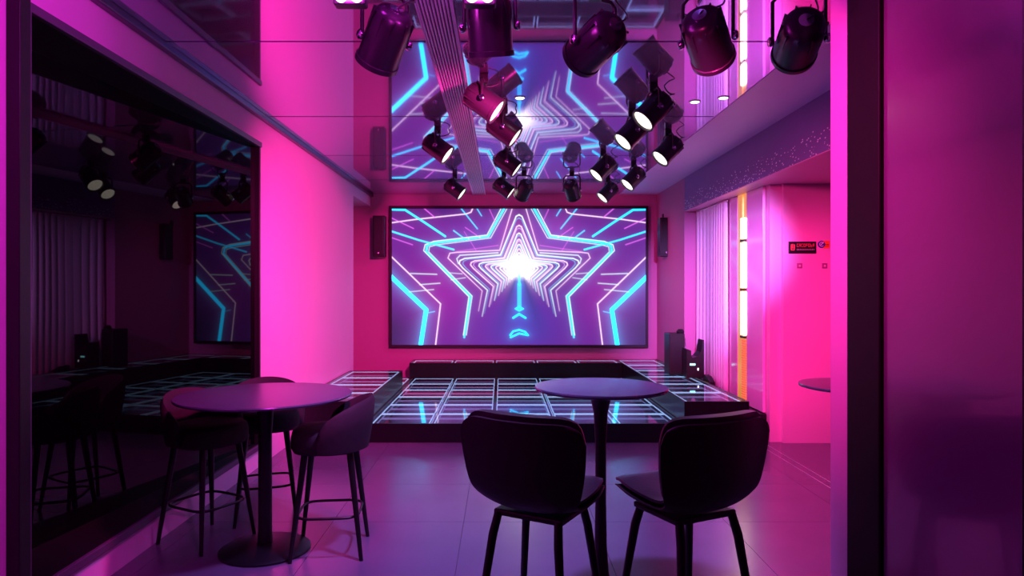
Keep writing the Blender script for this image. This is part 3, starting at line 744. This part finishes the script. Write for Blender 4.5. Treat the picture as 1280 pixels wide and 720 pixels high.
# gear on the right platform near the curtain
sp = thing('floor_speaker', (2.40, 9.40, H2), 'tall black floor speaker on the side platform near the curtain', 'speaker')
MB().box(-0.12, 0.09, -0.16, 0.14, 0, 0.56, 0.01).build('cabinet', 'black_satin', sp)
MB().box(-0.11, 0.08, -0.172, -0.158, 0.03, 0.53, 0.006).build('grille', 'frame_black', sp)
MB().tube([(0.094, -0.165, 0.02), (0.094, -0.165, 0.50)], 0.004, 6).build('edge_line', 'chrome', sp)
MB().lathe([(0.05, 0.0), (0.055, 0.03), (0.03, 0.06)], 20, Matrix.Translation((0.05, -0.08, 0.558))).build('handle_knob', 'black_satin', sp, True, 40)
dj = thing('light_console', (2.53, 9.02, H2), 'black console with curved top and small cyan display beside the curtain', 'console')
pf = [(-0.10, 0.0), (0.125, 0.0), (0.125, 0.50), (0.11, 0.50), (0.085, 0.34), (0.04, 0.28), (-0.02, 0.265), (-0.04, 0.275), (-0.045, 0.36), (-0.10, 0.38)]
m = MB(); fa = [m.bm.verts.new((x, -0.10, z)) for x, z in pf]; fb = [m.bm.verts.new((x, 0.12, z)) for x, z in pf]
m.bm.faces.new(fa); m.bm.faces.new(fb[::-1])
for i in range(len(pf)): m.bm.faces.new((fa[i], fb[i], fb[(i + 1) % len(pf)], fa[(i + 1) % len(pf)]))
m.build('body', 'black_satin', dj)
MB().box(-0.06, 0.01, -0.106, -0.099, 0.165, 0.19, 0.002).build('display', 'led_cyan', dj)
MB().box(0.04, 0.055, -0.106, -0.099, 0.10, 0.13, 0.002).build('indicator', 'led_white', dj)
bg = MB()
bp_ = [(-0.1, 0.0), (0.16, 0.0), (0.16, 0.045), (0.02, 0.10), (-0.1, 0.11)]
wdg = thing('monitor_wedge', (2.645, 8.70, 0.283), 'low black wedge with an amber light strip at the stage edge', 'wedge')
m = MB(); fa = [m.bm.verts.new((-0.035, -y, z + 0.10)) for y, z in bp_]; fb = [m.bm.verts.new((0.035, -y, z + 0.10)) for y, z in bp_]
m.bm.faces.new(fa); m.bm.faces.new(fb[::-1])
for i in range(5): m.bm.faces.new((fa[i], fb[i], fb[(i + 1) % 5], fa[(i + 1) % 5]))
m.build('body', 'black_satin', wdg)
MB().box(-0.03, 0.03, -0.15, 0.09, 0.0, 0.10).build('stand', 'black_satin', wdg)
MB().box(-0.041, -0.034, -0.15, 0.08, 0.118, 0.13).build('light_strip', 'amber', wdg)

# ------------------------------------------------------------------ downlights flush in the ceiling
for (x, y) in ((0.15, 5.58), (1.82, 5.58), (1.62, 5.70)):
    d = thing('downlight', (x, y, CEIL), 'small round ceiling downlight beside the white ceiling strip' if x > 1 else 'small round ceiling downlight among the stage lights near the ribbed strip', 'downlight', 'downlights in the mirror ceiling')
    MB().lathe([(0.045, -0.006), (0.048, -0.003), (0.048, -0.0005)], 24).build('rim', 'white_plastic', d)
    MB().lathe([(0.034, -0.0085), (0.036, -0.006)], 24).build('lens', 'downlight_glow', d)

# ------------------------------------------------------------------ par can stage lights
R0 = 0.098
def can_meshes():
    M_ = {}
    # local axis: light leaves along -Z, pivot at origin
    M_['housing'] = MB().lathe([(0.03, 0.150), (0.065, 0.146), (0.088, 0.125), (R0 - 0.002, 0.085), (R0, 0.02), (R0, -0.10), (R0 + 0.006, -0.102), (R0 + 0.006, -0.125), (R0 - 0.008, -0.125), (R0 - 0.012, -0.108)], 36, cap=False).mesh('housing', 'can_black', True, 40)
    M_['lens_lit'] = MB().lathe([(R0 - 0.011, -0.108), (R0 - 0.014, -0.114), (0.05, -0.118), (0.0, -0.119)], 36, cap=False).mesh('lens', 'lens_lit', True, 60)
    M_['lens_dark'] = MB().lathe([(R0 - 0.011, -0.108), (R0 - 0.014, -0.114), (0.05, -0.118), (0.0, -0.119)], 36, cap=False).mesh('lens', 'lens_dark', True, 60)
    M_['rear_plate'] = MB().lathe([(0.032, 0.148), (0.032, 0.158), (0.0, 0.16)], 20, cap=False).mesh('rear_plate', 'chrome', True, 40)
    m = MB()
    for k in range(10):
        a = 2 * PI * k / 10
        m.box(0.080, 0.100, -0.003, 0.003, 0.03, 0.125, 0, Matrix.Rotation(a, 4, 'Z'))
    M_['cooling_fin'] = m.mesh('cooling_fin', 'can_black')
    m = MB(); m.lathe([(0.016, 0), (0.022, 0.008), (0.022, 0.02), (0.014, 0.026)], 14, Matrix.Translation((R0 + 0.012, 0, 0)) @ Matrix.Rotation(PI / 2, 4, 'Y'))
    M_['knob'] = m.mesh('knob', 'chrome', True, 40)
    return M_
CM = can_meshes()
def par_can(x, y, drop, aim, lit, label, group, light=None, sc=1.0):
    t = thing('stage_light', (x, y, CEIL), label, 'stage light', group)
    aim = Vector(aim).normalized()
    quat = Vector((0, 0, -1)).rotation_difference(aim)
    # turn so that the yoke axis (local X) stays level
    lx = Vector((0, 0, 1)).cross(aim); lx = lx.normalized() if lx.length > 1e-3 else Vector((1, 0, 0))
    zc = -aim; yc = zc.cross(lx).normalized(); lx = yc.cross(zc).normalized()
    quat = Matrix((lx, yc, zc)).transposed().to_quaternion()
    piv = Vector((0, 0, -drop))
    h = link('housing', CM['housing'], t, piv, quat); h.scale = (sc,) * 3
    link('lens', CM['lens_lit'] if lit else CM['lens_dark'], h)
    link('rear_plate', CM['rear_plate'], h); link('cooling_fin', CM['cooling_fin'], h)
    for s in (0, 1):
        k = link('knob', CM['knob'], h)
        if s: k.rotation_euler = (0, 0, PI)
    lh = Vector((lx.x, lx.y, 0)).normalized()
    R = (R0 + 0.016) * sc
    top = -0.055
    pts = []
    for s in (-1, 1):
        seq = [piv + lh * R * s + Vector((0, 0, -0.012)), piv + lh * R * s, Vector((0, 0, top - 0.03)) + lh * R * s, Vector((0, 0, top)) + lh * (R - 0.03) * s]
        pts += seq if s == -1 else seq[::-1]
    MB().tube(pts, 0.010, 8).build('yoke', 'can_black', t, True, 50)
    MB().box(-0.032, 0.032, -0.022, 0.022, top - 0.012, -0.001, 0.005).build('clamp', 'can_black', t)
    MB().tube([(0, 0.03, -0.002), (0.03, 0.05, -0.03)], 0.008, 8).build('clamp_bolt', 'chrome', t)
    rear = piv - aim * 0.155 * sc
    c0 = rear; c3 = Vector((0.10, 0.07, -0.003)); c1 = rear - aim * 0.10 + Vector((0.06, 0.03, 0.0)); c2 = c3 + Vector((0.07, 0.05, -0.10))
    c1.z = min(c1.z, -0.015)
    cab = [c0 * (1 - u) ** 3 + c1 * 3 * u * (1 - u) ** 2 + c2 * 3 * u * u * (1 - u) + c3 * u ** 3 for u in [i / 14 for i in range(15)]]
    MB().tube(cab, 0.005, 6).build('cable', 'can_black', t, True, 80)
    if light:
        col, power, cone = light
        L = bpy.data.lights.new('lamp', 'SPOT'); L.color = col; L.energy = power; L.spot_size = math.radians(cone); L.spot_blend = 1.0; L.shadow_soft_size = 0.08
        lo = bpy.data.objects.new('lamp', L); COL.objects.link(lo); lo.parent = h; lo.location = (0, 0, -0.16)
    return t
# lit cans, left rows aim towards the curtain side, right rows towards the glass panel side
GL, GR = 'lit stage lights over the floor, aimed towards the curtain', 'lit stage lights by the bulkhead, aimed towards the glass panel'
LL = 'black stage light with white lens hung along the curtain side of the ribbed strip'
LR = 'black stage light with white lens one row off the white ceiling strip'
lav = (0.42, 0.22, 1.0)
for (x, y, ax) in ((-0.13, 4.97, (0.80, -0.08, -0.60)), (0.02, 5.84, (0.80, -0.08, -0.60)), (0.07, 7.4, (0.80, -0.08, -0.60)), (0.03, 9.2, (0.80, -0.08, -0.60)), (-0.62, 6.60, (0.80, -0.08, -0.60)), (-0.64, 9.3, (0.80, -0.08, -0.60))):
    par_can(x, y, 0.205, ax, True, LL if x > -0.3 else 'black stage light with white lens on the glass panel side of the ribbed strip', GL if x > -0.3 else 'lit stage lights left of the ribbed strip', (lav, 32, 75))
for (x, y, ax) in ((1.16, 5.2, (-0.68, -0.14, -0.70)), (1.14, 5.95, (-0.68, -0.14, -0.70)), (1.64, 6.7, (-0.68, -0.14, -0.70)), (1.15, 7.7, (-0.68, -0.14, -0.70)), (1.63, 8.4, (-0.68, -0.14, -0.70)), (1.50, 9.6, (-0.68, -0.14, -0.70))):
    par_can(x, y, 0.205, ax, True, LR if x < 1.4 else 'black stage light with white lens hung right beside the white ceiling strip', GR if x < 1.4 else 'lit stage lights beside the white ceiling strip', (lav, 32, 75))
# wash cans seen from behind, plus added unseen ones near the entrance
wl_names = {
    1: 'black wash light between glass panel and ribbed ceiling strip, lens turned away',
    2: 'black wash light near the screen aimed at the middle of the back wall',
    3: 'black wash light near the screen aimed at the bulkhead end of back wall',
    4: 'black wash light over the trumpet table aimed at the pink wall past the glass panel',
    5: 'black wash light over the floor aimed at the sign wall',
    6: 'large black wash light next to the bulkhead aimed at the curtain',
}
for i, (p, q, c, e, cone) in enumerate(WASH):
    par_can(p[0], p[1], CEIL - p[2], Vector(q) - Vector(p), False, wl_names.get(i, ('added unseen wash light near the entrance aimed at the gold light column', None, None, None, None, None, None, 'added unseen wash light near the entrance aimed beside the glass panel', 'added unseen wash light near the entrance aimed at the partition')[i] if i in (0, 7, 8) else ''), 'wash lights', (c, e, cone), 1.12 if i in (1, 4, 5, 6) else 1.0)
par_can(-0.06, 3.45, 0.24, (0.05, 0.35, -0.93), False, 'black wash light beside the ribbed ceiling strip, lens turned down to the floor', 'wash lights', ((0.42, 0.22, 1.0), 420, 110), 1.15)

# small twin-lens spots at the ceiling above the nearest row
for x, lab in ((-0.70, 'small twin lens ceiling spot on the glass panel side of the ribbed strip'), (-0.10, 'small twin lens ceiling spot on the curtain side of the ribbed strip')):
    t = thing('twin_spot', (x, 3.14, CEIL), lab, 'spotlight', 'twin ceiling spots')
    MB().box(-0.075, 0.075, -0.02, 0.05, -0.262, -0.19, 0.01).build('housing', 'can_black', t)
    MB().box(-0.012, 0.012, 0.0, 0.024, -0.19, -0.001).build('stem', 'can_black', t)
    for sx_ in (-1, 1):
        MB().lathe([(0.028, 0.0), (0.028, 0.006), (0.022, 0.009)], 20, Matrix.Translation((0.036 * sx_, -0.019, -0.229)) @ Matrix.Rotation(PI / 2, 4, 'X')).build('lens', 'downlight_glow', t, True, 40)
    L = bpy.data.lights.new('lamp', 'POINT'); L.color = MAG; L.energy = 16; L.shadow_soft_size = 0.04
    lo = bpy.data.objects.new('lamp', L); COL.objects.link(lo); lo.parent = t; lo.location = (0, -0.08, -0.225)
